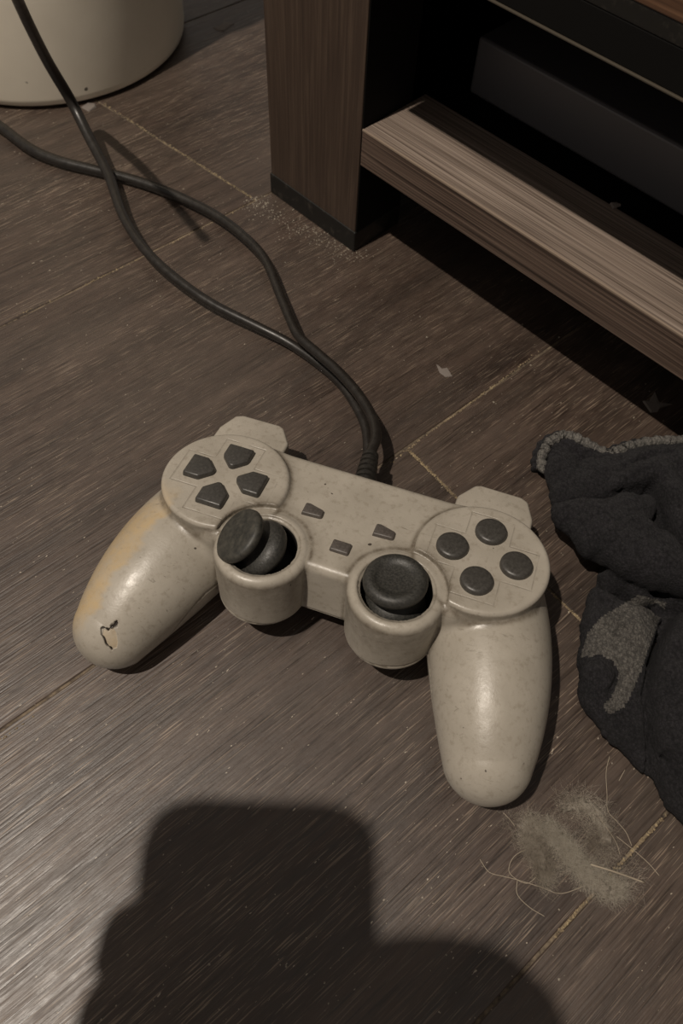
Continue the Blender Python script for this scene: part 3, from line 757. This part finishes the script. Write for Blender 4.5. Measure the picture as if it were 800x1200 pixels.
lint('lint', [(624, 958, 3, 2.6), (620, 985, 3.5, 3.4), (636, 1012, 3.5, 3.6), (640, 1035, 2.5, 3)], 3200, 1.25, .0025, .006, .000032)
lint('lint', [(640, 965, 4, 3.5), (660, 990, 5, 4.0), (684, 1022, 5, 4.6), (712, 1042, 4, 4.8), (728, 1040, 3, 3.5)], 5500, 1.1, .0025, .006, .000034).data.materials[0] = MAT_LINT_PALE
lint('lint', [(655, 945, 3, 5), (685, 940, 3, 6), (705, 968, 3, 7), (700, 1000, 3, 6)], 1700, 1.0, .003, .007, .000026)
lint('lint', [(600, 960, 1, 6), (640, 1000, 1, 11), (700, 1000, 1, 13), (735, 1030, 1, 8)], 1300, 1.0, .003, .008, .000026)
def felt(L, seed_):
    C_ = spline([at(x, y, z*mm)-dc0 for x, y, z, _ in L], 9); r_ = np.interp(np.linspace(0, 1, len(C_)), np.linspace(0, 1, len(L)), [l[3] for l in L])*mm
    me = tube(C_, r_, 16)
    for v in me.vertices:
        q = Vector(v.co)*900+Vector((seed_, 0, 0)); d_ = mnoise.noise_vector(q*.6)*.0013+mnoise.noise_vector(q*1.9)*.0006; v.co += d_; v.co.z = max(v.co.z, .0002)
    link('felted_dust', me, MAT_FELT, cl)
m = M('felted_dust', rough=.95, spec=.1); nn = m.noise(m.coord('Object', (1, 1, 1)), 700, 5, .75); m.color(m.ramp(nn, [(.35, lin(96, 88, 79)), (.68, lin(168, 160, 148))])); m.normal(m.bump(nn, 1.0, .001)); MAT_FELT = m.m
felt([(622, 952, 1.5, .8), (621, 975, 1.8, 1.9), (632, 1005, 1.8, 2.2), (640, 1032, 1.4, 1.0)], 3)
felt([(640, 955, 1.8, .8), (655, 982, 2.4, 2.0), (678, 1016, 2.6, 2.6), (706, 1040, 2.2, 3.2), (730, 1042, 1.2, 1.2)], 11)
felt([(660, 948, 1.0, 1.0), (684, 944, 1.2, 2.2), (706, 965, 1.2, 2.2), (708, 990, 1.0, 1.4)], 17)
hair_px = [[(562, 1007, .4), (573, 1022, .5), (590, 1027, 1), (606, 1031, 1), (632, 1039, 1.5), (655, 1047, 1), (675, 1042, 2), (688, 1036, 3)],
           [(606, 1031, 1), (606, 1048, .5), (620, 1063, .4), (638, 1074, .4)],
           [(624, 992, 2), (603, 1003, 1.2), (596, 1020, .6), (606, 1031, .6), (618, 1035, 1), (628, 1028, 2)],
           [(714, 886, .5), (710, 905, 1), (711, 930, 2), (712, 950, 2.5), (722, 962, 2.5), (733, 975, 2), (740, 991, 1)],
           [(700, 955, 3), (712, 972, 4), (722, 988, 3), (726, 1001, 2)],
           [(722, 980, 1), (742, 996, .6), (760, 1012, .5), (772, 1026, .4)],
           [(732, 902, .5), (725, 915, .5)],
           [(589, 952, .4), (597, 960, 1.2), (603, 968, 2)]]
for hp_ in hair_px:
    C_ = spline([at(x, y, z*mm+.0001)-dc0 for x, y, z in hp_], 8); link('hair', tube(C_, .00011, 5), MAT_HAIR, cl)
C_ = spline([at(692, 1013, .0075)-dc0, at(715, 1020, .0066)-dc0, at(738, 1028, .0036)-dc0, at(754, 1034, .002)-dc0], 6); st_ = link('straw', tube(C_, .00034, 6), MAT_HAIR, cl); st_['label'] = 'stiff pale splinter sticking out of the clump'

# ------------------------------------------------------------------ debris
def flake(px_pts, z, th, label, thing='paint_flake', mat=MAT_FLAKE, cat='debris'):
    P = [at(x, y, z) for x, y in px_pts]; c0 = np.mean(P, axis=0)
    poly = [tuple((p-c0)[:2]) for p in P]
    ar = sum(a[0]*b[1]-b[0]*a[1] for a, b in zip(poly, poly[1:]+poly[:1]))
    if ar < 0: poly = poly[::-1]
    bm = bmesh.new(); n_ = len(poly); lo2 = [bm.verts.new((x, y, 0)) for x, y in poly]; hi2 = [bm.verts.new((x*.86, y*.86, th*random.uniform(.6, 1.5))) for x, y in poly]; ct = bm.verts.new((0, 0, th*1.3))
    for i in range(n_):
        j = (i+1) % n_; bm.faces.new((lo2[i], lo2[j], hi2[j], hi2[i])); bm.faces.new((hi2[i], hi2[j], ct))
    bm.faces.new(lo2[::-1]); me = bpy.data.meshes.new('flake'); bm.to_mesh(me); bm.free()
    o = link(thing, me, mat, None, False); o.location = (c0[0], c0[1], z+.00005); prop(o, label, cat); return o
flake([(752, 470), (760, 470), (767, 459), (772, 472), (788, 474), (774, 478), (770, 483), (762, 484)], 0, .0006, 'small star-shaped grey flake on the floor under the shelf, above the sock')
flake([(249, 33), (259, 30), (263, 25), (275, 28), (268, 32), (262, 37), (254, 36)], 0, .0006, 'grey flake on the floor between the bucket and the stand leg')
flake([(511, 427), (517, 432), (524, 431), (530, 441), (522, 442), (515, 437)], 0, .0003, 'pale flake stuck to the open floor between cable and shelf')
flake([(95, 126), (103, 121), (112, 122), (113, 126), (104, 131)], 0, .0008, 'white crumb lying against the foot of the bucket', 'crumb')
fl = flake([(714, 239), (722, 238), (727, 242), (718, 245)], .0709, .0009, 'tiny white chip on the back edge of the wooden shelf', 'crumb')
# crumbs and specks nobody could count
V_, F_ = [], []
def speck(p, r):
    b = len(V_); a0 = random.random()*6; k = random.choice((4, 5))
    for i in range(k):
        t = a0+i*2*math.pi/k; V_.append((p[0]+math.cos(t)*r*random.uniform(.5, 1.2), p[1]+math.sin(t)*r*random.uniform(.5, 1.2), p[2]))
    V_.append((p[0], p[1], p[2]+r*.8))
    for i in range(k): F_.append((b+i, b+(i+1) % k, b+k))
for _ in range(900):
    x, y = random.uniform(-150, 900), random.uniform(0, 1230); speck(at(x, y, .00002), abs(random.gauss(.00013, .00009))+.00005)
for x, y in [(28, 858), (88, 905), (174, 914), (167, 938), (390, 918), (150, 1119), (245, 1130), (655, 1066), (655, 1148), (600, 1144), (240, 103), (492, 371), (460, 406), (578, 471), (652, 817), (232, 763), (263, 761), (500, 395), (27, 421), (102, 402), (119, 247), (45, 283), (363, 493), (309, 467), (655, 395), (728, 431), (756, 450), (777, 493)]:
    speck(at(x, y, .00002), random.uniform(.00035, .0006))
for _ in range(420):          # grit swept up against the foot of the stand
    t = random.random(); x = 300+t*125+random.gauss(-3, 10); y = 232+t*62+abs(random.gauss(2, 12)); speck(at(x, y, .00002), random.uniform(.0001, .0005))
for _ in range(70): speck(at(random.gauss(302, 8), random.gauss(237, 5), .00002), random.uniform(.0002, .0006))
sp = link('dust_specks', pymesh('specks', V_, F_), MAT_SPECK, None, False)
prop(sp, 'pale dust specks and crumbs scattered over the whole floor', 'dust', kind='stuff')
# pale strings of dirt standing in the open joints
V_, F_ = [], []
def litter(p, q, n_, w_):
    for _ in range(n_):
        t = random.random(); c_ = at(p[0]*(1-t)+q[0]*t, p[1]*(1-t)+q[1]*t, -.00035); c_ = c_+np.array([random.gauss(0, w_*1.25), random.gauss(0, w_*1.25), random.choice((0, 0, .00036))]); speck(c_, random.uniform(.00025, .0006))
litter((122, 122), (300, 235), 420, .00022); litter((478, 527), (560, 608), 330, .0003); litter((645, 695), (682, 728), 130, .0002); litter((478, 527), (632, 412), 200, .00018)
litter((0, 380), (60, 352), 60, .00018); litter((100, 334), (250, 262), 130, .00018); litter((780, 955), (700, 1040), 110, .0003); litter((690, 1052), (650, 1098), 70, .0002); litter((0, 868), (40, 840), 40, .0002); litter((452, 548), (478, 527), 50, .00025); litter((250, 262), (300, 235), 40, .0003)
m = M('joint_dirt', rough=.9); m.color(m.ramp(m.noise(m.coord('Object', (1, 1, 1)), 300, 3), [(.35, lin(112, 98, 80)), (.65, lin(172, 154, 122))]))
jd = link('joint_dirt', pymesh('joint_dirt', V_, F_), m.m, floor_o, False); jd['kind'] = 'stuff'

# ------------------------------------------------------------------ photographer's phone and hand, above and behind the frame; they throw the shadow
Lp = np.array(LAMP)
def up_from(F, h): F = np.array([F[0], F[1], 0.0]); return F+(Lp-F)*(h/Lp[2])
TLc, TRc, BRc = up_from((-.0610, .0455), .307), up_from((.0195, .0480), .332), up_from((.0225, -.070), .265)
xax = TRc-TLc; wph = np.linalg.norm(xax); xax /= wph
yax = TRc-BRc; yax /= np.linalg.norm(yax); yax = yax-yax.dot(xax)*xax; yax /= np.linalg.norm(yax); zax = np.cross(xax, yax)
ph = empty('smartphone', tuple((TLc+TRc)/2), Matrix(np.c_[xax, yax, zax].tolist()))
prop(ph, 'black smartphone held above the floor, out of the picture, throwing the rounded shadow', 'phone')
def rrect(w_, h0, h1, r_, n_=8):
    P = []
    for cx_, cy_, a0 in ((w_/2-r_, h1-r_, 0), (-w_/2+r_, h1-r_, 90), (-w_/2+r_, h0+r_, 180), (w_/2-r_, h0+r_, 270)):
        for k in range(n_+1):
            a_ = math.radians(a0+90*k/n_); P.append((cx_+r_*math.cos(a_), cy_+r_*math.sin(a_)))
    return P
link('case', prism(rrect(wph, -.138, 0, .0125), -.0042, .0042, .0012, 2), MAT_BLACK, ph, False)
link('screen', prism(rrect(wph-.005, -.1355, -.0025, .010), .0042, .0045), M('dark_screen', (.01, .01, .012), .15).m, ph, False)
# hand: palm under the phone's lower part, thumb on the right side, four fingers round the left side
def skinned(name, pts, radii, edges, mat, parent):
    me = bpy.data.meshes.new(name); me.from_pydata([tuple(p) for p in pts], edges, []); me.update()
    o = link(name, me, mat, parent, False); mod = o.modifiers.new('skin', 'SKIN'); o.modifiers.new('sub', 'SUBSURF').levels = 2; o.modifiers['sub'].render_levels = 2
    for v_, r_ in zip(me.skin_vertices[0].data, radii): v_.radius = (r_, r_)
    me.skin_vertices[0].data[0].use_root = True
    return o
m = M('skin', lin(190, 140, 115), .5); m.b.inputs['Subsurface Weight'].default_value = .05; MAT_SKIN = m.m
hw = wph/2
pts = [(.050, -.150, -.030), (.040, -.105, -.026), (.020, -.085, -.024)]; rad = [.026, .027, .026]; edg = [(0, 1), (1, 2)]
pts += [(.085, -.235, -.050), (.140, -.340, -.080)]; rad += [.025, .031]; edg += [(0, 3), (3, 4)]
def chain_add(base, L, rs):
    b = base
    for p, r_ in zip(L, rs): pts.append(p); rad.append(r_); edg.append((b, len(pts)-1)); b = len(pts)-1
chain_add(1, [(hw+.029, -.073, -.010), (hw+.023, -.053, .000), (hw+.012, -.041, .010), (hw-.006, -.036, .016)], [.022, .0185, .0125, .0095])
for k, (fy, ext) in enumerate(((-.048, -.0125), (-.066, -.008), (-.084, -.003), (-.102, .003))):
    chain_add(2, [(-.005, fy, -.017), (-hw-.006, fy+.002, -.013), (-hw-.013-ext, fy+.004, -.001), (-hw-.004, fy+.006, .0105)], [.0095, .0088, .0082, .0072])
hand = skinned('hand', pts, rad, edg, MAT_SKIN, None)
hand.matrix_world = ph.matrix_world.copy()
prop(hand, 'hand holding the smartphone, out of the picture above the floor', 'person')
